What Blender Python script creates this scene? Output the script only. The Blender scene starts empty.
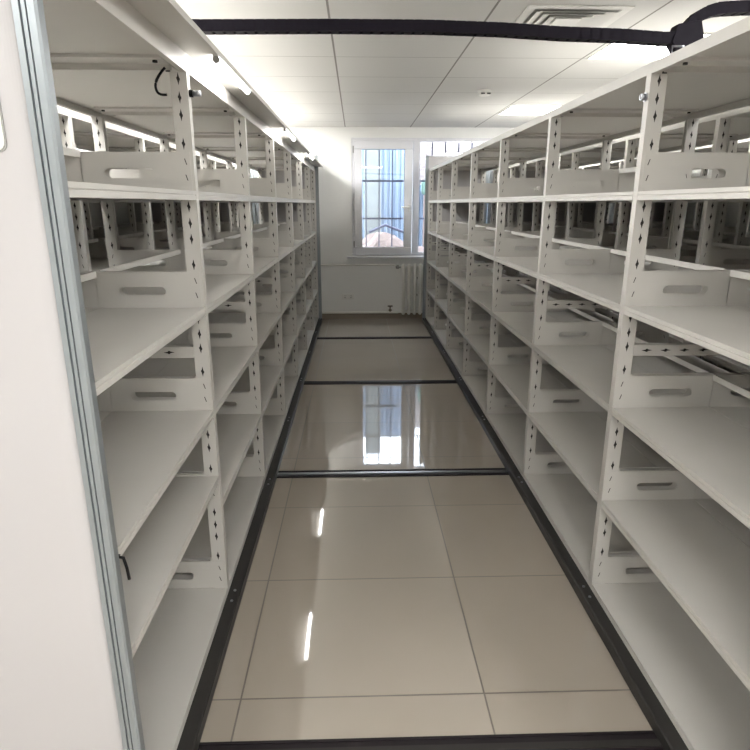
import bpy, bmesh, math, random
from mathutils import Vector, Matrix
R = math.radians
random.seed(4)
S = bpy.context.scene
COL = S.collection

# ------------------------------------------------------------------ camera
H = 1.65
cam_d = bpy.data.cameras.new('camera'); cam = bpy.data.objects.new('camera', cam_d); COL.objects.link(cam)
cam_d.sensor_fit = 'HORIZONTAL'; cam_d.sensor_width = 36
cam_d.lens = 592.77 / 750 * 36
cam_d.clip_start = 0.02; cam_d.clip_end = 200
_y, _p = R(1.7435), R(16.1125)
fwd = Vector((math.sin(_y) * math.cos(_p), math.cos(_y) * math.cos(_p), -math.sin(_p)))
cam.location = (0, 0, H)
cam.rotation_euler = fwd.to_track_quat('-Z', 'Y').to_euler()
S.camera = cam

# ------------------------------------------------------------------ world, exposure
S.view_settings.view_transform = 'Standard'
S.view_settings.look = 'None'
S.view_settings.gamma = 1
S.view_settings.use_curve_mapping = False
S.view_settings.exposure = 1.6
SKY = 4.6            # overcast daylight outside the window
PANEL = 11.0         # ceiling panel lights, seen ones and added unseen ones
TUBE = 13.0          # tube lamps under the canopy
world = bpy.data.worlds.new('world'); S.world = world; world.use_nodes = True
bg = world.node_tree.nodes['Background']
bg.inputs[0].default_value = (0.80, 0.89, 1.0, 1); bg.inputs[1].default_value = SKY
S.cycles.max_bounces = 10
S.cycles.diffuse_bounces = 6
S.cycles.glossy_bounces = 5
S.cycles.sample_clamp_indirect = 8

# ------------------------------------------------------------------ materials
def nodes(name):
    m = bpy.data.materials.new(name); m.use_nodes = True
    return m, m.node_tree, m.node_tree.nodes['Principled BSDF']
def paint(name, c, rough=.45, metal=0., var=.03, scale=18., bump=0.):
    m, t, b = nodes(name)
    n = t.nodes.new('ShaderNodeTexNoise'); n.inputs['Scale'].default_value = scale; n.inputs['Detail'].default_value = 4
    tc = t.nodes.new('ShaderNodeTexCoord'); t.links.new(tc.outputs['Object'], n.inputs['Vector'])
    r = t.nodes.new('ShaderNodeMix'); r.data_type = 'RGBA'
    r.inputs[6].default_value = (*[max(0, x * (1 - var)) for x in c], 1)
    r.inputs[7].default_value = (*[min(1, x * (1 + var)) for x in c], 1)
    t.links.new(n.outputs['Fac'], r.inputs[0]); t.links.new(r.outputs[2], b.inputs['Base Color'])
    b.inputs['Roughness'].default_value = rough; b.inputs['Metallic'].default_value = metal
    if bump:
        bp = t.nodes.new('ShaderNodeBump'); bp.inputs['Strength'].default_value = bump; bp.inputs['Distance'].default_value = .002
        t.links.new(n.outputs['Fac'], bp.inputs['Height']); t.links.new(bp.outputs[0], b.inputs['Normal'])
    return m
def emis(name, c, s):
    m, t, b = nodes(name)
    b.inputs['Base Color'].default_value = (*c, 1); b.inputs['Emission Color'].default_value = (*c, 1)
    b.inputs['Emission Strength'].default_value = s
    return m
def math_n(t, op, a, b=None, c=None):
    n = t.nodes.new('ShaderNodeMath'); n.operation = op
    for i, v in enumerate((a, b, c)):
        if v is None: continue
        if isinstance(v, (int, float)): n.inputs[i].default_value = v
        else: t.links.new(v, n.inputs[i])
    return n.outputs[0]
def grid_material(name, col, line, x0, dx, y0, dy, lx, ly, rough, var=.04, marble=0., ior=1.5):
    """cells of dx by dy with thin joint lines of width lx (across x) and ly (across y)"""
    m, t, b = nodes(name)
    tc = t.nodes.new('ShaderNodeTexCoord'); sp = t.nodes.new('ShaderNodeSeparateXYZ'); t.links.new(tc.outputs['Object'], sp.inputs[0])
    def axis(o, o0, d, lw):
        q = math_n(t, 'DIVIDE', math_n(t, 'SUBTRACT', o, o0), d)
        fl = math_n(t, 'FLOOR', q); fr = math_n(t, 'SUBTRACT', q, fl)
        ds = math_n(t, 'MULTIPLY', math_n(t, 'MINIMUM', fr, math_n(t, 'SUBTRACT', 1.0, fr)), d)
        return fl, math_n(t, 'LESS_THAN', ds, lw / 2)
    fx, mx = axis(sp.outputs[0], x0, dx, lx); fy, my = axis(sp.outputs[1], y0, dy, ly)
    mask = math_n(t, 'MAXIMUM', mx, my)
    cb = t.nodes.new('ShaderNodeCombineXYZ'); t.links.new(fx, cb.inputs[0]); t.links.new(fy, cb.inputs[1])
    wn = t.nodes.new('ShaderNodeTexWhiteNoise'); wn.noise_dimensions = '3D'; t.links.new(cb.outputs[0], wn.inputs['Vector'])
    no = t.nodes.new('ShaderNodeTexNoise'); no.inputs['Scale'].default_value = 3.0; no.inputs['Detail'].default_value = 6
    t.links.new(tc.outputs['Object'], no.inputs['Vector'])
    f = math_n(t, 'ADD', math_n(t, 'MULTIPLY', wn.outputs['Value'], .5), math_n(t, 'MULTIPLY', no.outputs['Fac'], marble))
    r = t.nodes.new('ShaderNodeMix'); r.data_type = 'RGBA'
    r.inputs[6].default_value = (*[x * (1 - var) for x in col], 1); r.inputs[7].default_value = (*[x * (1 + var) for x in col], 1)
    t.links.new(f, r.inputs[0])
    r2 = t.nodes.new('ShaderNodeMix'); r2.data_type = 'RGBA'; r2.inputs[7].default_value = (*line, 1)
    t.links.new(r.outputs[2], r2.inputs[6]); t.links.new(mask, r2.inputs[0]); t.links.new(r2.outputs[2], b.inputs['Base Color'])
    rr = math_n(t, 'ADD', rough, math_n(t, 'MULTIPLY', mask, .5)); t.links.new(rr, b.inputs['Roughness'])
    b.inputs['IOR'].default_value = ior
    return m
def brick_material(name):
    m, t, b = nodes(name)
    br = t.nodes.new('ShaderNodeTexBrick'); tc = t.nodes.new('ShaderNodeTexCoord'); mp = t.nodes.new('ShaderNodeMapping')
    mp.inputs['Rotation'].default_value = (R(90), 0, 0)
    t.links.new(tc.outputs['Object'], mp.inputs[0]); t.links.new(mp.outputs[0], br.inputs['Vector'])
    br.inputs['Scale'].default_value = 4.; br.inputs['Color1'].default_value = (.13, .105, .10, 1)
    br.inputs['Color2'].default_value = (.19, .165, .16, 1); br.inputs['Mortar'].default_value = (.24, .23, .23, 1)
    t.links.new(br.outputs[0], b.inputs['Base Color']); b.inputs['Roughness'].default_value = .9
    return m

M = {
 'rack': paint('rack_powder_coat', (.57, .552, .515), .42, var=.025, scale=9),
 'panel': paint('end_panel_paint', (.42, .407, .405), .4, var=.015, scale=3),
 'slot': paint('slot_shadow_gap', (.018, .016, .014), .8),
 'alu': paint('brushed_aluminium', (.27, .295, .305), .38, metal=.5, var=.06, scale=30),
 'alu_dark': paint('dark_groove', (.06, .075, .09), .5),
 'dark_top': paint('darkened_sheet_top', (.30, .29, .27), .8, var=.1),  # unseen upper faces darkened to cut light bounced onto the ceiling
 'base': paint('charcoal_base', (.036, .034, .032), .42, var=.12, scale=12),
 'steel': paint('bare_steel', (.42, .43, .46), .3, metal=.9, var=.1, scale=25),
 'rail': paint('dark_rail_channel', (.022, .018, .020), .45, var=.2),
 'wall': paint('wall_plaster', (.88, .88, .86), .75, var=.015, scale=4),
 'wall_low': paint('wall_lower_paint', (.86, .86, .84), .6, var=.015, scale=4),
 'skirt': paint('skirting_tile', (.25, .205, .155), .3, var=.08, scale=7),
 'upvc': paint('white_upvc', (.74, .74, .765), .35, var=.01),
 'seal': paint('black_seal', (.02, .02, .03), .6),
 'grille': paint('grille_paint', (.05, .055, .10), .5),
 'rad': paint('radiator_enamel', (.80, .79, .74), .3, var=.01),
 'brass': paint('old_valve_metal', (.10, .085, .06), .4, metal=.6),
 'grey_metal': paint('grey_fitting', (.35, .35, .33), .4, metal=.5),
 'duct': paint('duct_grey', (.5, .5, .48), .7),
 'chain': paint('black_nylon', (.012, .010, .015), .6, var=.3, scale=20),
 'rubber': paint('black_rubber', (.012, .012, .012), .5),
 'plastic': paint('white_plastic', (.78, .77, .74), .4, var=.01),
 'blue': paint('blue_sheet_metal', (.165, .215, .29), .6, var=.06, scale=2),
 'concrete': paint('grey_concrete', (.15, .165, .165), .9, var=.25, scale=3),
 'rubble': paint('rubble_earth', (.20, .155, .14), .95, var=.3, scale=6),
 'green': paint('green_canvas', (.10, .17, .14), .8),
 'brick': brick_material('pale_brick'),
 'ceiling': grid_material('ceiling_panels', (.66, .655, .635), (.26, .25, .235), -.143, .8935, 4.715, .6964, .013, .007, .75, var=.012, marble=.5),
 'floor': grid_material('polished_floor_tiles', (.385, .338, .285), (.11, .09, .07), -.4138, .8478, 1.6755, .6741, .006, .006, .035, var=.05, marble=.9, ior=2.0),
 'lamp': emis('panel_light_diffuser', (1.0, .995, .985), PANEL),
 'tube': emis('tube_light', (1.0, .99, .97), TUBE),
}
def glass_mat():
    m, t, b = nodes('window_glass')
    b.inputs['Base Color'].default_value = (1, 1, 1, 1); b.inputs['Roughness'].default_value = 0
    b.inputs['IOR'].default_value = 1.45; b.inputs['Transmission Weight'].default_value = 1
    return m
M['glass'] = glass_mat()

M['chain'].node_tree.nodes['Principled BSDF'].inputs['Specular IOR Level'].default_value = .08
for k_ in ('base', 'rubber', 'rail'): M[k_].node_tree.nodes['Principled BSDF'].inputs['Specular IOR Level'].default_value = .15
# ------------------------------------------------------------------ helpers
def bx(bm, x0, x1, y0, y1, z0, z1, mi=0):
    v = [bm.verts.new(p) for p in ((x0,y0,z0),(x1,y0,z0),(x1,y1,z0),(x0,y1,z0),(x0,y0,z1),(x1,y0,z1),(x1,y1,z1),(x0,y1,z1))]
    for f in ((0,3,2,1),(4,5,6,7),(0,1,5,4),(1,2,6,5),(2,3,7,6),(3,0,4,7)):
        fc = bm.faces.new([v[i] for i in f]); fc.material_index = mi
def prism(bm, pts, a0, a1, axis='y', mi=0):
    """profile extruded along an axis; pts are (x,z) for y, (x,y) for z, (y,z) for x"""
    def P(p, a): return {'y': (p[0], a, p[1]), 'z': (p[0], p[1], a), 'x': (a, p[0], p[1])}[axis]
    A = [bm.verts.new(P(p, a0)) for p in pts]; B = [bm.verts.new(P(p, a1)) for p in pts]
    fs = [bm.faces.new(A), bm.faces.new(B[::-1])]
    for i in range(len(pts)):
        j = (i + 1) % len(pts); fs.append(bm.faces.new((A[i], B[i], B[j], A[j])))
    for f in fs: f.material_index = mi
def tube(bm, path, r, n=10, mi=0, cap=True):
    path = [Vector(p) for p in path]; rings = []
    up = Vector((0, 0, 1))
    for i, p in enumerate(path):
        d = (path[min(i + 1, len(path) - 1)] - path[max(i - 1, 0)]).normalized()
        s = d.cross(up if abs(d.z) < .95 else Vector((1, 0, 0))).normalized(); u = s.cross(d)
        rings.append([bm.verts.new(p + r * (math.cos(2*math.pi*k/n) * s + math.sin(2*math.pi*k/n) * u)) for k in range(n)])
    for a, b in zip(rings, rings[1:]):
        for k in range(n):
            f = bm.faces.new((a[k], a[(k+1) % n], b[(k+1) % n], b[k])); f.smooth = True; f.material_index = mi
    if cap:
        bm.faces.new(rings[0]).material_index = mi; bm.faces.new(rings[-1][::-1]).material_index = mi
def mesh(bm, name, *mats):
    bmesh.ops.recalc_face_normals(bm, faces=bm.faces)
    me = bpy.data.meshes.new(name); bm.to_mesh(me); bm.free()
    for m in mats: me.materials.append(M[m])
    return me
def put(name, me, parent=None, loc=(0, 0, 0), rot=(0, 0, 0), bevel=0, seg=2):
    o = bpy.data.objects.new(name, me); COL.objects.link(o); o.location = loc; o.rotation_euler = rot
    if parent: o.parent = parent
    if bevel:
        b = o.modifiers.new('bevel', 'BEVEL'); b.width = bevel; b.segments = seg; b.limit_method = 'ANGLE'; b.harden_normals = False
    return o
def box_obj(name, mat, x0, x1, y0, y1, z0, z1, parent=None, bevel=0, seg=2):
    bm = bmesh.new(); bx(bm, x0, x1, y0, y1, z0, z1); return put(name, mesh(bm, name, mat), parent, bevel=bevel, seg=seg)
def empty(name, loc, label, cat, group=None):
    o = bpy.data.objects.new(name, None); COL.objects.link(o); o.location = loc; o.empty_display_size = .1
    return tag(o, label, cat, group)
def tag(o, label, cat, group=None):
    o['label'] = label; o['category'] = cat
    if group: o['group'] = group
    return o
def struct(o): o['kind'] = 'structure'; return o

# ------------------------------------------------------------------ room shell
XL, XR, YB, YW, ZC = -3.12, 4.46, -2.6, 8.75, 2.661
K = YW / 8.64
def WX(x): return x * K
def WZ(z): return H + (z - H) * K
struct(box_obj('floor', 'floor', XL, XR, YB, YW, -.12, 0))
struct(box_obj('ceiling', 'ceiling', XL, XR, YB, YW, ZC, ZC + .1))
struct(box_obj('wall_left', 'wall', XL - .2, XL, YB, YW, -.12, ZC + .1))
struct(box_obj('wall_right', 'wall', XR, XR + .2, YB, YW, -.12, ZC + .1))
struct(box_obj('wall_near', 'wall', XL - .2, XR + .2, YB - .2, YB, -.12, ZC + .1))
wx0, wx1, wz0, wz1 = WX(-.06), 2.45, WZ(.935), WZ(2.515)
bm = bmesh.new(); T = .26
bx(bm, XL - .2, wx0, YW, YW + T, -.12, ZC + .1); bx(bm, wx1, XR + .2, YW, YW + T, -.12, ZC + .1)
bx(bm, wx0, wx1, YW, YW + T, wz1, ZC + .1); bx(bm, wx0, wx1, YW, YW + T, -.12, wz0)
struct(put('wall_far', mesh(bm, 'wall_far', 'wall')))
struct(box_obj('baseboard_far', 'skirt', XL, XR, YW - .012, YW, 0, .085))
struct(box_obj('trim_1', 'wall_low', XL, XR, YW - .006, YW, .085, WZ(.80)))

# ------------------------------------------------------------------ window
win = bpy.data.objects.new('window_1', None); COL.objects.link(win); win.location = (wx0, YW, wz0); struct(win)
def wpart(name, bm, *m, parent=win, bevel=0):
    o = put(name, mesh(bm, name, *m), parent, bevel=bevel); return o
def fr(bm, x0, x1, z0, z1, y0, y1, t, mi=0):
    bx(bm, x0, x1, y0, y1, z0, z0 + t, mi); bx(bm, x0, x1, y0, y1, z1 - t, z1, mi)
    bx(bm, x0, x0 + t, y0, y1, z0 + t, z1 - t, mi); bx(bm, x1 - t, x1, y0, y1, z0 + t, z1 - t, mi)
WW, HH = wx1 - wx0, wz1 - wz0
MU = WX(.83) - wx0                      # mullion between opening sash and fixed light
bm = bmesh.new(); fr(bm, 0, WW, 0, HH, .012, .075, .034); bx(bm, MU - .04, MU + .045, .012, .075, .034, HH - .034)
wpart('window_frame', bm, 'upvc', bevel=.004)
sx0, sx1, sz0, sz1 = .034, MU - .050, .012, HH - .040
sash = None
bm = bmesh.new(); fr(bm, sx0, sx1, sz0, sz1, -.040, .040, .112)
sash = wpart('sash', bm, 'upvc', bevel=.008)
bm = bmesh.new(); fr(bm, sx0 + .102, sx1 - .102, sz0 + .102, sz1 - .102, -.030, .030, .010)
o = wpart('seal', bm, 'seal', parent=sash)
bm = bmesh.new(); bx(bm, sx0 + .11, sx1 - .11, .004, .010, sz0 + .11, sz1 - .11)
wpart('pane', bm, 'glass', parent=sash)
bm = bmesh.new(); bx(bm, sx1 - .055, sx1 - .028, -.050, -.038, .62, .72); bx(bm, sx1 - .15, sx1 - .03, -.072, -.058, .665, .688); bx(bm, sx1 - .05, sx1 - .033, -.060, -.046, .668, .686)
wpart('window_handle', bm, 'plastic', parent=sash, bevel=.004)
for z in (.12, HH - .2):
    bm = bmesh.new(); tube(bm, [(sx0 - .006, -.022, z), (sx0 - .006, -.022, z + .09)], .010, 10)
    wpart('hinge', bm, 'grey_metal', parent=sash)
bm = bmesh.new(); bx(bm, MU + .05, WW - .034, .035, .041, .034, HH - .034)
wpart('pane', bm, 'glass')
bm = bmesh.new(); fr(bm, MU + .045, WW - .034, .034, HH - .034, .030, .046, .012)
wpart('glazing_bead', bm, 'upvc')
bm = bmesh.new(); bx(bm, -.075, WW + .07, -.11, .012, -.030, -.004)
wpart('window_sill', bm, 'upvc', bevel=.006)

# ------------------------------------------------------------------ mobile racks
W_, HW, PW = 1.0741, .385, .035
LEV = [.0788, .4763, .8796, 1.2819, 1.6925]
ZT = 2.108
FR = [PW / 2 + W_ * i for i in range(7)] + [PW / 2 + W_ * 6 + .93]     # frame centre lines, from the rack's near end
OFFS = (.1555, .2465, .3015, .3585)

def cross(bm, x, z, y, h=.020, w=.0046):
    """a punched slot: slim upright diamond with a wider middle, standing on the plane y"""
    e = .0006 if y > 0 else -.0006
    for pts in ([(x - w, z), (x, z - h), (x + w, z), (x, z + h)], [(x - .0055, z - .006), (x + .0058, z - .002), (x + .0055, z + .006), (x - .0058, z + .002)]):
        prism(bm, pts, y - e, y + e, 'y', 1)
def post_mesh():
    bm = bmesh.new(); h = PW / 2; t = .0018; x0 = -HW; x1 = -HW + .056
    pts = [(x0, -h), (x0, h), (x1, h), (x1, h - .010), (x1 - t, h - .010), (x1 - t, h - t), (x0 + t, h - t),
           (x0 + t, -h + t), (x1 - t, -h + t), (x1 - t, -h + .010), (x1, -h + .010), (x1, -h)]
    prism(bm, pts, .05, ZT - .036, 'z')
    for l in LEV:
        for o in OFFS:
            for s in (-1, 1): cross(bm, x0 + .029, l + o, s * h)
    return mesh(bm, 'upright_post', 'rack', 'slot')
def board_mesh():
    bm = bmesh.new(); xa, xb, z0, z1 = -HW + .010, -.002, .0, .130
    cx, cz, L, r = -HW + .2225, .060, .068, .0165
    n = 12; ring = [(cx + L + r * math.cos(a), cz + r * math.sin(a)) for a in [math.pi * (k / n - .5) for k in range(n + 1)]]
    ring += [(cx - L + r * math.cos(a), cz + r * math.sin(a)) for a in [math.pi * (k / n + .5) for k in range(n + 1)]]
    def edge(p):                           # matching point on the outer rectangle
        dx, dz = p[0] - cx, p[1] - cz
        c = []
        if dx > 1e-9: c.append((xb - cx) / dx)
        if dx < -1e-9: c.append((xa - cx) / dx)
        if dz > 1e-9: c.append((z1 - cz) / dz)
        if dz < -1e-9: c.append((z0 - cz) / dz)
        s = min(c); return (cx + dx * s, cz + dz * s)
    outer = [edge(p) for p in ring]
    corners = [(xb, z0), (xb, z1), (xa, z1), (xa, z0)]
    for c in corners:                      # snap the nearest outer point to each corner
        k = min(range(len(outer)), key=lambda i: (outer[i][0] - c[0])**2 + (outer[i][1] - c[1])**2); outer[k] = c
    N = len(ring)
    for s in (-1, 1):
        ya, yb = s * .0178, s * .0192
        A = [[bm.verts.new((p[0], y, p[1])) for p in q] for q in (ring, outer) for y in (ya, yb)]
        for i in range(N):
            j = (i + 1) % N
            bm.faces.new((A[0][i], A[0][j], A[2][j], A[2][i])); bm.faces.new((A[1][i], A[1][j], A[3][j], A[3][i]))
            bm.faces.new((A[0][i], A[0][j], A[1][j], A[1][i])); bm.faces.new((A[2][i], A[2][j], A[3][j], A[3][i]))
        bx(bm, xa + .055, xb, min(s * .0178, s * .010), max(s * .0178, s * .010), z1 - .0015, z1)
        for dz in (.045, .0975):           # the two hook slits beside the post
            x = -HW + .026
            prism(bm, [(x - .004, dz - .010), (x - .001, dz - .010), (x + .005, dz + .010), (x + .002, dz + .010)], yb - s * .0003, yb + s * .0004, 'y', 1)
    return mesh(bm, 'divider_board', 'rack', 'slot')
def shelf_mesh(length):
    bm = bmesh.new(); f = -HW; b = -.0015
    pts = [(f, 0), (f, -.0115), (f + .003, -.0135), (f, -.0155), (f, -.030), (f + .018, -.030), (f + .018, -.0275), (f + .004, -.0275), (f + .004, -.003),
           (b - .004, -.003), (b - .004, -.024), (b, -.024), (b, 0)]
    prism(bm, pts, -length / 2, length / 2, 'y')
    for s in (-1, 1):
        bx(bm, f + .004, b - .004, s * length / 2 - (.002 if s > 0 else 0), s * length / 2 + (.002 if s < 0 else 0), -.022, -.003)
    return mesh(bm, 'shelf', 'rack')
def top_mesh(length):
    bm = bmesh.new(); l = length / 2
    bx(bm, -HW + .002, HW - .002, -l, l, -.003, 0)
    bm.faces.ensure_lookup_table(); bm.faces[1].material_index = 2
    for s in (-1, 1):
        bx(bm, min(s * HW, s * (HW - .003)), max(s * HW, s * (HW - .003)), -l, l, -.0355, -.0005)
        bx(bm, min(s * (HW - .003), s * (HW - .020)), max(s * (HW - .003), s * (HW - .020)), -l, l, -.0355, -.033)
        for x in (-HW + .085, HW - .085): tube(bm, [(x, s * (l - .050), -.0125), (x, s * (l - .050), -.019)], .008, 10, 1)
    return mesh(bm, 'top_panel', 'rack', 'slot', 'dark_top')
def brace_mesh():
    bm = bmesh.new(); x = HW - .057
    for s in (-1, 1):
        bx(bm, -x, x, min(s * .0172, s * .0155), max(s * .0172, s * .0155), 1.089, 1.132)
        k = -x + .05
        while k < x - .03:
            prism(bm, [(k - .021, 1.111), (k - .005, 1.107), (k + .021, 1.111), (k + .005, 1.115)], s * .0170, s * .0178, 'y', 1)
            prism(bm, [(k - .004, 1.105), (k + .004, 1.105), (k + .004, 1.117), (k - .004, 1.117)], s * .0170, s * .0179, 'y', 1)
            k += .0735
    bx(bm, -x, x, -.0155, .0155, 1.130, 1.132)
    return mesh(bm, 'cross_brace', 'rack', 'slot')
def tie_mesh():
    bm = bmesh.new(); x = HW - .057
    for s in (-1, 1): bx(bm, -x, x, min(s * .0172, s * .0155), max(s * .0172, s * .0155), ZT - .025, ZT - .012)
    for s in (-1, 1): bx(bm, -x, x, min(s * .0172, s * .105), max(s * .0172, s * .105), ZT - .0125, ZT - .0032)
    return mesh(bm, 'top_tie', 'rack')
def stop_mesh(length):
    bm = bmesh.new(); l = length / 2
    prism(bm, [(-.004, .110), (-.004, .133), (.004, .133), (.004, .110)], -l, l, 'y')
    return mesh(bm, 'stop_bar', 'rack')
def cap_mesh():
    bm = bmesh.new()                     # little steel face joining the posts to the top beams
    for s in (-1, 1): bx(bm, min(s * HW, s * (HW - .003)), max(s * HW, s * (HW - .003)), -PW / 2, PW / 2, ZT - .036, ZT)
    bx(bm, -HW + .003, HW - .003, -PW / 2, PW / 2, ZT - .003, ZT - .0005)
    return mesh(bm, 'frame_cap', 'rack')
def base_mesh(length):
    bm = bmesh.new(); e = .436
    pts = [(-e, .006), (-e, .046), (-e + .006, .050), (e - .006, .050), (e, .046), (e, .006)]
    prism(bm, pts, 0, length, 'y')
    for y in FR:
        for s in (-1, 1):
            for dy in (-.05, .02): tube(bm, [(s * (e - .025), y + dy - .02, .050), (s * (e - .025), y + dy - .02, .054)], .006, 8, 1)
    return mesh(bm, 'carriage_base', 'base', 'steel')
def end_panel_mesh():
    bm = bmesh.new(); a = .436 - .040; arc = [(a - .030 + .030 * math.sin(R(90 * k / 8)), -.010 + .009 * (1 - math.cos(R(90 * k / 8)))) for k in range(9)]
    prism(bm, [(-a, .010), (a, .010)] + arc[::-1] + [(-x, y) for x, y in arc], .02, 2.27, 'z')
    return mesh(bm, 'end_panel', 'panel')
def trim_mesh():
    bm = bmesh.new()                     # extruded aluminium edge with two dark grooves; outer edge at x = 0, running inward to -x
    pts = [(0, .0105), (0, -.010), (-.004, -.014), (-.0155, -.014), (-.016, -.009), (-.0185, -.009), (-.019, -.013), (-.025, -.013), (-.0255, -.009), (-.028, -.009), (-.0285, -.014), (-.039, -.014), (-.0405, -.010), (-.0405, .0105)]
    prism(bm, pts, .012, 2.28, 'z')
    for a, b in ((-.0187, -.0158), (-.0282, -.0253)): bx(bm, a, b, -.0098, -.0085, .014, 2.278, 1)
    return mesh(bm, 'edge_trim', 'alu', 'alu_dark')

PM = dict(post=post_mesh(), board=board_mesh(), brace=brace_mesh(), tie=tie_mesh(), cap=cap_mesh(), panel=end_panel_mesh(), trim=trim_mesh())
SH, TP, ST = {}, {}, {}
RLEN = FR[-1] + PW / 2
PM['base'] = base_mesh(RLEN)
def rack(xc, y0, label, raised=None):
    r = empty('mobile_shelving_rack', (xc, y0, 0), label, 'shelving rack', 'mobile shelving racks in rows')
    put('carriage_base', PM['base'], r)
    for y in FR:
        for rz in (0, math.pi):
            put('upright_post', PM['post'], r, (0, y, 0), (0, 0, rz))
            for l in LEV: put('divider_board', PM['board'], r, (0, y, l), (0, 0, rz))
        put('cross_brace', PM['brace'], r, (0, y, 0)); put('top_tie', PM['tie'], r, (0, y, 0)); put('frame_cap', PM['cap'], r, (0, y, 0))
    for a, b in zip(FR, FR[1:]):
        c = (a + b) / 2; key = round(b - a, 3); L = b - a - .0395
        if key not in SH: SH[key] = shelf_mesh(L); TP[key] = top_mesh(b - a - PW - .001); ST[key] = stop_mesh(L)
        for k, l in enumerate(LEV):
            for rz in (0, math.pi):
                zz = l
                lab = None
                if raised and raised == (FR.index(a), k, rz): zz = .600; lab = 'shelf hung higher than the rest of its row'
                o = put('shelf', SH[key], r, (0, c, zz), (0, 0, rz))
                if lab: o['label'] = lab
            put('stop_bar', ST[key], r, (0, c, l))
        put('top_panel', TP[key], r, (0, c, ZT))
    for yy, rz in ((-.0110, 0), (RLEN + .0110, math.pi)):
        p = put('end_panel', PM['panel'], r, (0, yy, 0), (0, 0, rz))
        for s in (1, -1):
            t = put('edge_trim', PM['trim'], r, (s * .436, yy, 0), (0, 0, rz))
            if (s > 0) == (rz > 0): t.scale = (-1, 1, 1)
            t['label'] = 'blue-grey aluminium edge strip'
    return r
YL, YR = 1.12, 1.10
XLR, XRR = -.5617 - HW, 1.0 + HW
left = rack(XLR, YL, 'pale metal shelving rack on the left of the aisle with a lamp canopy', (0, 1, math.pi))
rack(XLR - .88, YL, 'pale shelving rack directly behind the left aisle rack')
rack(XLR - 1.76, YL, 'pale shelving rack farthest left, seen dimly through two others')
right = rack(XRR, YR, 'pale metal shelving rack on the right of the aisle with a small chrome lock')
rack(XRR + .88, YR, 'pale shelving rack directly behind the right aisle rack')
rack(XRR + 1.76, YR, 'pale shelving rack seen through two racks on the right')
rack(XRR + 2.64, YR, 'pale shelving rack farthest right against the side wall')

# canopy over the aisle edge of the left rack (local coordinates of the rack)
bm = bmesh.new()
prism(bm, [(HW - .05, ZT), (HW - .002, ZT), (HW - .002, ZT + .024), (HW + .112, ZT + .024), (HW + .112, ZT + .010), (HW + .115, ZT + .010), (HW + .115, ZT + .028), (HW - .006, ZT + .028), (HW - .006, ZT + .003), (HW - .05, ZT + .003)], -.002, RLEN + .002, 'y')
put('lamp_canopy', mesh(bm, 'lamp_canopy', 'rack'), left)
# lock and cable of the left rack
yl0 = FR[1]
bm = bmesh.new(); tube(bm, [(HW, yl0 + .002, 2.009), (HW + .012, yl0 + .002, 2.009)], .012, 14, 1); tube(bm, [(HW + .012, yl0 + .002, 2.009), (HW + .038, yl0 + .002, 2.009)], .0095, 14, 0)
o = put('lock', mesh(bm, 'lock', 'steel', 'rubber'), left); o['label'] = 'chrome lock with a black collar'
bm = bmesh.new(); pth = [(-.628, 2.19, 2.082), (-.640, 2.185, 2.068), (-.655, 2.180, 2.045), (-.661, 2.178, 2.025), (-.657, 2.178, 2.007), (-.645, 2.178, 1.999), (-.626, 2.178, 1.998)]
def smooth(p, n=5):
    p = [Vector(q) for q in p]; out = []
    for i in range(len(p) - 1):
        a, b, c, d = p[max(i - 1, 0)], p[i], p[i + 1], p[min(i + 2, len(p) - 1)]
        for k in range(n):
            t = k / n; out.append(.5 * ((2 * b) + (c - a) * t + (2 * a - 5 * b + 4 * c - d) * t * t + (3 * b - a - 3 * c + d) * t ** 3))
    return out + [p[-1]]
tube(bm, smooth([(x - XLR, y - YL - .006, z) for x, y, z in pth]), .0042, 8)
o = put('cable', mesh(bm, 'cable', 'rubber'), left); o['label'] = 'black cable loop'
bm = bmesh.new(); tube(bm, [(x - XLR, y - YL, z) for x, y, z in ((-.545, 1.165, .895), (-.535, 1.165, .900), (-.522, 1.165, .897), (-.517, 1.165, .87), (-.515, 1.165, .842))], .0035, 8)
prism(bm, [(-.545 - XLR, .900), (-.531 - XLR, .900), (-.545 - XLR, .880)], 1.155 - YL, 1.175 - YL, 'y')
o = put('latch_hook', mesh(bm, 'latch_hook', 'rubber'), left); o['label'] = 'black latch hook'
# push plate on the near end panel of the left rack
bm = bmesh.new()
x1, x0, z0, z1 = -.594 - XLR, -.75 - XLR, 1.735, 1.95
n = 6; rr = .014
def rrect(x0, x1, z0, z1, r):
    p = []
    for cx, cz, a0 in ((x1 - r, z1 - r, 0), (x0 + r, z1 - r, 90), (x0 + r, z0 + r, 180), (x1 - r, z0 + r, 270)):
        p += [(cx + r * math.cos(R(a0 + 90 * k / n)), cz + r * math.sin(R(a0 + 90 * k / n))) for k in range(n + 1)]
    return p
prism(bm, rrect(x0, x1, z0, z1, rr), -.0235, -.0205, 'y', 1)
prism(bm, rrect(x0 + .0025, x1 - .0025, z0 + .0025, z1 - .0025, rr), -.0255, -.0225, 'y', 0)
prism(bm, rrect(x0 + .016, x1 - .016, z0 + .022, z1 - .022, .01), -.0270, -.0250, 'y', 2)
o = put('pull_plate', mesh(bm, 'pull_plate', 'plastic', 'grey_metal', 'alu'), left); o['label'] = 'rounded rectangular pull plate'
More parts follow.
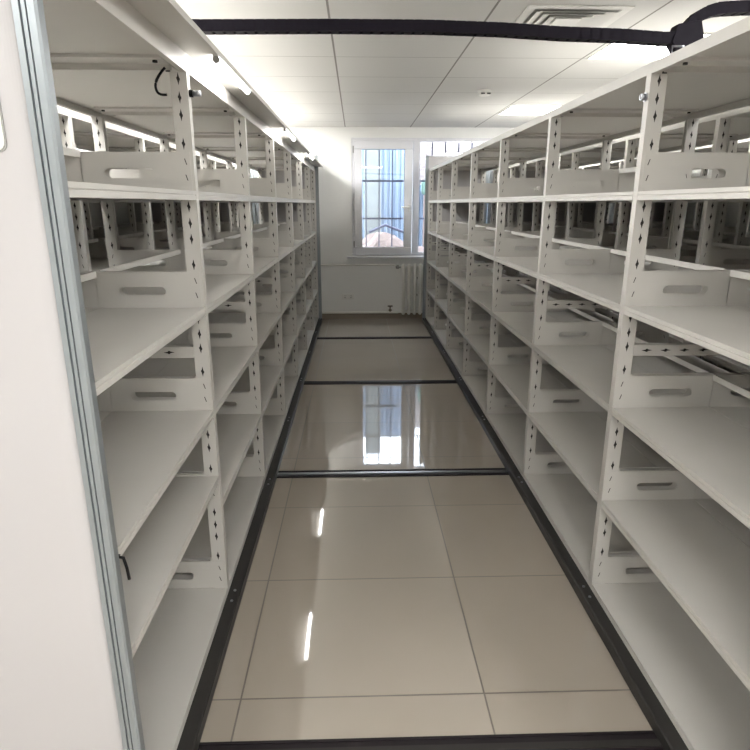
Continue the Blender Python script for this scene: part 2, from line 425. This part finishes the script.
# chrome lock of the right rack
bm = bmesh.new(); yl = FR[1] + .006
tube(bm, [(-HW, yl, 2.003), (-HW - .005, yl, 2.003)], .015, 16, 0); tube(bm, [(-HW - .005, yl, 2.003), (-HW - .018, yl, 2.003)], .011, 16, 0)
bx(bm, -HW - .019, -HW - .0175, yl - .002, yl + .002, 1.995, 2.011, 1)
o = put('lock', mesh(bm, 'lock', 'steel', 'rubber'), right); o['label'] = 'chrome cylinder lock'
bm = bmesh.new(); tube(bm, [(-HW + .02, FR[1] - .10, ZT), (-HW + .02, FR[1] - .10, ZT + .028), (-HW + .055, FR[1] - .10, ZT + .028), (-HW + .055, FR[1] - .10, ZT)], .004, 8)
o = put('top_hook', mesh(bm, 'top_hook', 'steel'), right); o['label'] = 'small bare steel loop'

# ------------------------------------------------------------------ tube lamps under the canopy
for k, (ya, lab) in enumerate(((2.22, 'lit white tube lamp under the left canopy, nearest of the three'),
                               (4.22, 'lit white tube lamp under the left canopy, middle of the three'),
                               (6.22, 'lit white tube lamp under the left canopy, farthest of the three'))):
    l = empty('tube_lamp', (-.467, ya, ZT + .024), lab, 'lamp', 'tube lamps under the canopy')
    if k == 0:
        bm = bmesh.new(); bx(bm, -.010, .010, 0, .62, -.006, -.0005); h_me = mesh(bm, 'housing', 'plastic')
        bm = bmesh.new(); tube(bm, [(0, .015, -.015), (0, .605, -.015)], .0095, 12); t_me = mesh(bm, 'tube', 'tube')
        bm = bmesh.new(); tube(bm, [(0, 0, -.015), (0, .015, -.015)], .0115, 12); e_me = mesh(bm, 'end_cap', 'grey_metal')
    put('housing', h_me, l); put('light_tube', t_me, l); put('end_cap', e_me, l); put('end_cap', e_me, l, (0, .605, 0))

# ------------------------------------------------------------------ floor rails
bm = bmesh.new(); bx(bm, 0, XR - XL - .02, -.046, .046, .0004, .003); r1 = mesh(bm, 'rail_channel', 'rail')
bm = bmesh.new(); bx(bm, 0, XR - XL - .02, -.046, -.036, .003, .007); bx(bm, 0, XR - XL - .02, .036, .046, .003, .007); r2 = mesh(bm, 'rail_edge', 'rail')
bm = bmesh.new(); bx(bm, 0, XR - XL - .02, -.012, .012, .003, .010); r3 = mesh(bm, 'rail_bar', 'steel')
bm = bmesh.new(); bx(bm, 0, XR - XL - .02, -.012, .012, .003, .010); r4 = mesh(bm, 'rail_bar_dark', 'base')
for yy, lab in ((1.455, 'dark steel floor rail crossing the aisle, nearest the camera'), (3.448, 'dark floor rail with a bright steel bar, second from the camera'),
                (5.445, 'thin dark floor rail crossing the aisle, third from the camera'), (7.41, 'thin dark floor rail nearest the window wall')):
    r = empty('floor_rail', (XL + .01, yy, 0), lab, 'rail', 'floor rails under the racks')
    put('channel', r1, r); put('edge_strip', r2, r); put('steel_bar', r3 if 3 < yy < 4 else r4, r)

# ------------------------------------------------------------------ cable drag chain
CH = [(-.947, 2.335), (-.622, 2.333), (-.1, 2.339), (.306, 2.339), (.593, 2.332), (.842, 2.319), (1.092, 2.313), (1.281, 2.302), (1.335, 2.305), (1.362, 2.335), (1.385, 2.372), (1.42, 2.396), (1.48, 2.414), (1.62, 2.421), (1.9, 2.421), (2.265, 2.415)]
def resample(p, d):
    out = [p[0]]; acc = 0
    for a, b in zip(p, p[1:]):
        L = math.hypot(b[0] - a[0], b[1] - a[1]); s = d - acc
        while s <= L:
            out.append((a[0] + (b[0] - a[0]) * s / L, a[1] + (b[1] - a[1]) * s / L)); s += d
        acc = (L - (s - d))
    return out
chain = empty('cable_chain', (-.947, 2.7, ZT), 'black segmented cable chain running across above the aisle', 'cable chain')
bm = bmesh.new()
for s in (-1, 1):
    yo = s * .034
    prism(bm, [(-.030, -.024), (-.022, -.031), (.014, -.031), (.022, -.026), (.022, .026), (.014, .031), (-.022, .031), (-.030, .024)], yo - .003, yo + .003, 'y')
    prism(bm, [(.010, -.022), (.030, -.022), (.034, 0), (.030, .022), (.010, .022)], yo - .001 - s * .004, yo + .001 - s * .004 + .002, 'y')
bx(bm, -.020, .010, -.034, .034, .027, .030); bx(bm, -.020, .010, -.034, .034, -.030, -.027)
bx(bm, -.030, .030, -.028, .028, -.020, .018)
bmesh.ops.scale(bm, vec=(1, .70, .70), verts=bm.verts)
link_me = mesh(bm, 'chain_link', 'chain')
pts = resample(CH, .0425)
for (xa, za), (xb, zb) in zip(pts, pts[1:]):
    put('chain_link', link_me, chain, ((xa + xb) / 2 + .947, 0, (za + zb) / 2 - ZT), (0, -math.atan2(zb - za, xb - xa), 0))
for x, w, top in ((-.947, .05, .22), (1.375, .045, .26), (2.265, .05, .30)):
    bm = bmesh.new(); c = x + .947
    k_ = top / .26
    prism(bm, [(c - .04, .001), (c + .045, .001), (c + .075, .13 * k_), (c + .035, top), (c - .06, top - .015), (c - .078, .18 * k_), (c - .035, .12 * k_)], -.030, .030, 'y')
    bx(bm, c - w - .03, c + w + .03, -.045, .045, .001, .006)
    put('chain_bracket', mesh(bm, 'chain_bracket', 'chain'), chain, bevel=.004)

# ------------------------------------------------------------------ ceiling fittings
cells = []
for yi in (-4, 0, -8):
    pass
LX = [(1.664 + .8935 * k) for k in (-4, 0)] + [1.664 + .8935 * 2]  # left and right-wall columns are unseen panels added for light
LYs = [4.715 - .6964 + .6964 * 4 * k for k in (-1, 0, 1)]
names = {(1, 1): 'bright square ceiling light above the right rack beyond the cable chain', (1, 2): 'bright ceiling light low over the far end of the right rack'}
bm = bmesh.new(); fr(bm, .012, .8815, .012, .684, -.005, -.0005, .012)
me_f = bmesh.new()
bx(me_f, .012, .8815, .012, .024, -.006, -.0008); bx(me_f, .012, .8815, .672, .684, -.006, -.0008); bx(me_f, .012, .024, .024, .672, -.006, -.0008); bx(me_f, .8695, .8815, .024, .672, -.006, -.0008)
bm.free(); me_f = mesh(me_f, 'light_frame', 'plastic')
bm = bmesh.new(); bx(bm, .024, .8695, .024, .672, -.004, -.001); me_d = mesh(bm, 'diffuser', 'lamp')
rowname = ['above the near end of the racks', 'over the middle of the racks', 'over the far end of the racks']
colname = ['added out of view on the left side', 'above the right rack', 'added out of view by the right wall']
added_fill = []  # unseen panels added to brighten the aisle and its far end
for i, x in enumerate(LX):
    for j, y in enumerate(LYs):
        xx = min(x, XR - .9)
        if i == 0 and j < 2: added_fill.append((xx, y + .6964 * 2))
        if i == 0 and j == 2: added_fill.append((xx, y + .6964))
        l = empty('ceiling_light', (xx, y, ZC), names.get((i, j), 'square ceiling panel light %s, %s' % (colname[i], rowname[j])), 'ceiling light', 'ceiling panel lights')
        put('light_frame', me_f, l); put('diffuser', me_d, l)
for (x, y), lab in zip(added_fill, ('between its neighbours over the near half of the left racks', 'between its neighbours over the far half of the left racks', 'nearest the window wall above the left racks')):
    l = empty('ceiling_light', (x, y, ZC), 'added unseen ceiling fill panel ' + lab, 'ceiling light', 'ceiling panel lights')
    put('light_frame', me_f, l); put('diffuser', me_d, l)
for x, lab in ((LX[0], 'left'), (LX[0] + 1.787, 'middle'), (LX[1], 'right')):       # added unseen row behind the camera, lights the shelves from the front
    l = empty('ceiling_light', (x, 4.715 - .6964 * 8, ZC), 'added unseen fill panel over the front corridor, %s of its row' % lab, 'ceiling light', 'added corridor fill panels')
    put('light_frame', me_f, l); put('diffuser', me_d, l)
v = empty('air_vent', (1.205, 3.78, ZC), 'square white ceiling air vent with nested louvres', 'vent')
bm = bmesh.new(); hx, hy = .285, .26
def ring(bm, ax, ay, t, z0, z1, mi=0):
    bx(bm, -ax, ax, -ay, -ay + t, z0, z1, mi); bx(bm, -ax, ax, ay - t, ay, z0, z1, mi); bx(bm, -ax, -ax + t, -ay + t, ay - t, z0, z1, mi); bx(bm, ax - t, ax, -ay + t, ay - t, z0, z1, mi)
ring(bm, hx, hy, .05, -.008, -.001); put('vent_frame', mesh(bm, 'vent_frame', 'plastic'), v, bevel=.003)
bm = bmesh.new(); bx(bm, -hx + .05, hx - .05, -hy + .05, hy - .05, -.002, -.001); put('duct_opening', mesh(bm, 'duct_opening', 'duct'), v)
for k in range(4):
    bm = bmesh.new(); a, b = hx - .062 - k * .05, hy - .060 - k * .047
    if k == 3: bx(bm, -a, a, -b, b, -.014, -.010)
    else:
        # sloping louvre ring
        i_ = .047
        O = [(-a, -b), (a, -b), (a, b), (-a, b)]; I = [(-a + i_, -b + i_), (a - i_, -b + i_), (a - i_, b - i_), (-a + i_, b - i_)]
        vs = [[bm.verts.new((x, y, z)) for x, y in q] for q, z in ((O, -.018), (I, -.004), (O, -.016), (I, -.002))]
        for m_ in range(4):
            n_ = (m_ + 1) % 4
            for p, q in ((0, 1), (2, 3), (0, 2), (1, 3)):
                bm.faces.new((vs[p][m_], vs[p][n_], vs[q][n_], vs[q][m_]))
    put('louvre', mesh(bm, 'louvre', 'plastic'), v)
d = empty('smoke_detector', (1.20, 5.97, ZC), 'small white smoke detector on the ceiling panels', 'smoke detector')
bm = bmesh.new(); tube(bm, [(0, 0, -.001), (0, 0, -.018)], .066, 28); tube(bm, [(0, 0, -.018), (0, 0, -.048)], .052, 28); put('detector_body', mesh(bm, 'detector_body', 'plastic'), d, bevel=.004)
bm = bmesh.new()
for s in (-1, 1): bx(bm, s * .026 - .017, s * .026 + .017, -.056, -.040, -.040, -.030)
put('sensor_slot', mesh(bm, 'sensor_slot', 'slot'), d)

# ------------------------------------------------------------------ radiator, pipes, socket
rad = empty('radiator', (WX(.66), YW - .095, 0), 'white column radiator under the window, partly behind the right rack', 'radiator')
zt, zb = WZ(.826), WZ(.097)
bm = bmesh.new(); n = 14; prof = []
for k in range(n): prof.append((.026 * math.copysign(abs(math.cos(2*math.pi*k/n))**.8, math.cos(2*math.pi*k/n)), .038 * math.sin(2*math.pi*k/n)))
rings = []
for z, s in ((zb, .55), (zb + .012, .9), (zb + .03, 1), (zt - .03, 1), (zt - .012, .9), (zt, .55)):
    rings.append([bm.verts.new((x * s, y * s, z)) for x, y in prof])
for a, b in zip(rings, rings[1:]):
    for k in range(n): bm.faces.new((a[k], a[(k+1) % n], b[(k+1) % n], b[k])).smooth = True
bm.faces.new(rings[0]); bm.faces.new(rings[-1])
for z in (zb + .05, zt - .05): tube(bm, [(-.041, 0, z), (.041, 0, z)], .019, 12)
cme = mesh(bm, 'radiator_column', 'rad')
for k in range(13): put('radiator_column', cme, rad, (.082 * k + .012, 0, 0))
bm = bmesh.new(); tube(bm, [(-.032, 0, zt - .05), (-.075, 0, zt - .045)], .014, 10); tube(bm, [(-.075, 0, zt - .07), (-.075, 0, zt - .01)], .019, 12); tube(bm, [(-.075, 0, zt - .045), (-.105, 0, zt - .045)], .022, 12)
put('radiator_valve', mesh(bm, 'radiator_valve', 'grey_metal'), rad)
bm = bmesh.new()
for z in (.35, .60): bx(bm, .2, .22, .02, .09, z, z + .02)
put('wall_bracket', mesh(bm, 'wall_bracket', 'grey_metal'), rad)
bm = bmesh.new(); zp = WZ(.806); tube(bm, [(XL + .01, YW - .035, zp), (.50, YW - .035, zp), (.535, YW - .05, zp), (.556, YW - .095, zp)], .012, 10)
tag(put('heating_pipe', mesh(bm, 'heating_pipe', 'rad')), 'thin white heating pipe along the wall below the sill', 'pipe')
bm = bmesh.new(); zp = WZ(.118); tube(bm, [(XL + .01, YW - .035, zp), (.52, YW - .035, zp), (.61, YW - .035, zp)], .015, 10)
pl = tag(put('heating_pipe', mesh(bm, 'heating_pipe', 'rad')), 'white heating pipe along the skirting, lower of the two', 'pipe')
va = empty('drain_valve', (WX(.484), YW - .035, WZ(.118) + .014), 'small dark drain valve standing on the lower heating pipe', 'valve')
bm = bmesh.new(); tube(bm, [(0, 0, -.002), (0, 0, .075)], .011, 10); tube(bm, [(-.022, 0, .02), (.022, 0, .02)], .015, 10); put('valve_body', mesh(bm, 'valve_body', 'brass'), va)
bm = bmesh.new(); tube(bm, [(-.036, 0, .080), (.036, 0, .080)], .011, 8); put('valve_handle', mesh(bm, 'valve_handle', 'brass'), va)
so = empty('wall_socket', ((WX(-.218) + WX(-.044)) / 2, YW - .006, WZ(.349)), 'white double wall socket left of the radiator', 'socket')
bm = bmesh.new(); bx(bm, -.088, .088, -.012, -.0005, -.038, .038); put('face_plate', mesh(bm, 'face_plate', 'plastic'), so, bevel=.003)
bm = bmesh.new()
for c in (-.043, .043):
    for dx, dz, w, h in ((-.010, .012, .0022, .006), (.010, .012, .0022, .006), (0, -.010, .0022, .006), (-.009, -.012, .0022, .005), (.009, -.012, .0022, .005)):
        bx(bm, c + dx - w, c + dx + w, -.0126, -.0118, dz - h, dz + h)
put('socket_holes', mesh(bm, 'socket_holes', 'slot'), so)

# ------------------------------------------------------------------ outside the window
struct(box_obj('ground', 'concrete', -6, 9, YW + T + .02, 16, .10, .30))
g = empty('window_grille', (0, YW + .19, wz0), 'dark blue steel security bars outside the window', 'window bars')
KY = (YW + .19) / 8.64
zr1, zr2 = H + (1.953 - H) * KY, H + (1.450 - H) * KY
k = 0; xx = .138 * KY
bm = bmesh.new(); bx(bm, -.008, .008, -.008, .008, .012, HH - .012); bar_me = mesh(bm, 'upright_bar', 'grille')
while xx < wx1 - .03:
    put('upright_bar', bar_me, g, (xx, 0, 0)); xx += .182 * KY
put('upright_bar', bar_me, g, (-.035, 0, 0))
for z in (zr1, zr2):
    bm = bmesh.new(); bx(bm, wx0, wx1, -.011, .011, z - wz0 - .012, z - wz0 + .012); put('cross_bar', mesh(bm, 'cross_bar', 'grille'), g)
def corrug(name, x0, x1, y, z0, z1, p=.10):
    bm = bmesh.new(); pts = []; x = x0
    while x < x1: pts += [(x, y), (x + p * .35, y), (x + p * .5, y + .025), (x + p * .85, y + .025)]; x += p
    back = [(a, b + .008) for a, b in pts[::-1]]
    prism(bm, pts + back, z0, z1, 'z'); return put(name, mesh(bm, name, 'blue'))
tag(corrug('site_fence', 1.06, 6.0, 11.2, .30, 1.98), 'light blue sheet metal fence seen through the right window pane', 'fence')
tag(corrug('site_shed', -1.6, 1.02, 11.0, .30, 2.80), 'tall light blue sheet metal wall seen through the left window sash', 'shed')
tag(box_obj('concrete_pillar', 'concrete', .14, .42, 10.45, 10.75, .30, 2.95, bevel=.02), 'grey concrete pillar outside behind the left window pane', 'pillar')
b = empty('brick_building', (3.2, 13.2, .30), 'pale brick building beyond the fence outside the window', 'building')
bm = bmesh.new(); bx(bm, -3.2, 4.5, 0, 2, 0, 3.2); put('wall', mesh(bm, 'wall', 'brick'), b)
tag(box_obj('canvas_roll', 'green', 1.16, 1.75, 10.85, 11.12, 1.80, 2.06, bevel=.06), 'green canvas bundle on top of the blue fence', 'canvas')
bm = bmesh.new(); bx(bm, 1.2, 1.26, 10.95, 11.01, .30, 1.80); bx(bm, 1.6, 1.66, 10.95, 11.01, .30, 1.80); tag(put('timber_stand', mesh(bm, 'timber_stand', 'rubble')), 'timber legs propping the green canvas bundle', 'stand')
bm = bmesh.new(); nx, ny = 36, 12; G = {}
for i in range(nx + 1):
    for j in range(ny + 1):
        x, y = -1.2 + 5 * i / nx, 9.25 + 1.1 * j / ny
        e = math.sin(math.pi * j / ny)
        G[i, j] = bm.verts.new((x, y, .301 + e * (.74 + .12 * math.sin(x * 4.1) + random.uniform(-.06, .06))))
for i in range(nx):
    for j in range(ny): bm.faces.new((G[i, j], G[i+1, j], G[i+1, j+1], G[i, j+1]))
loop = [G[i, 0] for i in range(nx + 1)] + [G[nx, j] for j in range(1, ny + 1)] + [G[i, ny] for i in range(nx - 1, -1, -1)] + [G[0, j] for j in range(ny - 1, 0, -1)]
bm.faces.new(loop)
tag(put('rubble_heap', mesh(bm, 'rubble_heap', 'rubble')), 'low heap of pinkish rubble outside below the window', 'rubble')
bm = bmesh.new(); tube(bm, [(.2, 9.55, 1.22), (.45, 9.62, 1.33), (.80, 9.72, 1.20)], .022, 7)
tag(put('bent_pipe', mesh(bm, 'bent_pipe', 'grille')), 'dark bent pipe lying on the rubble outside', 'pipe')
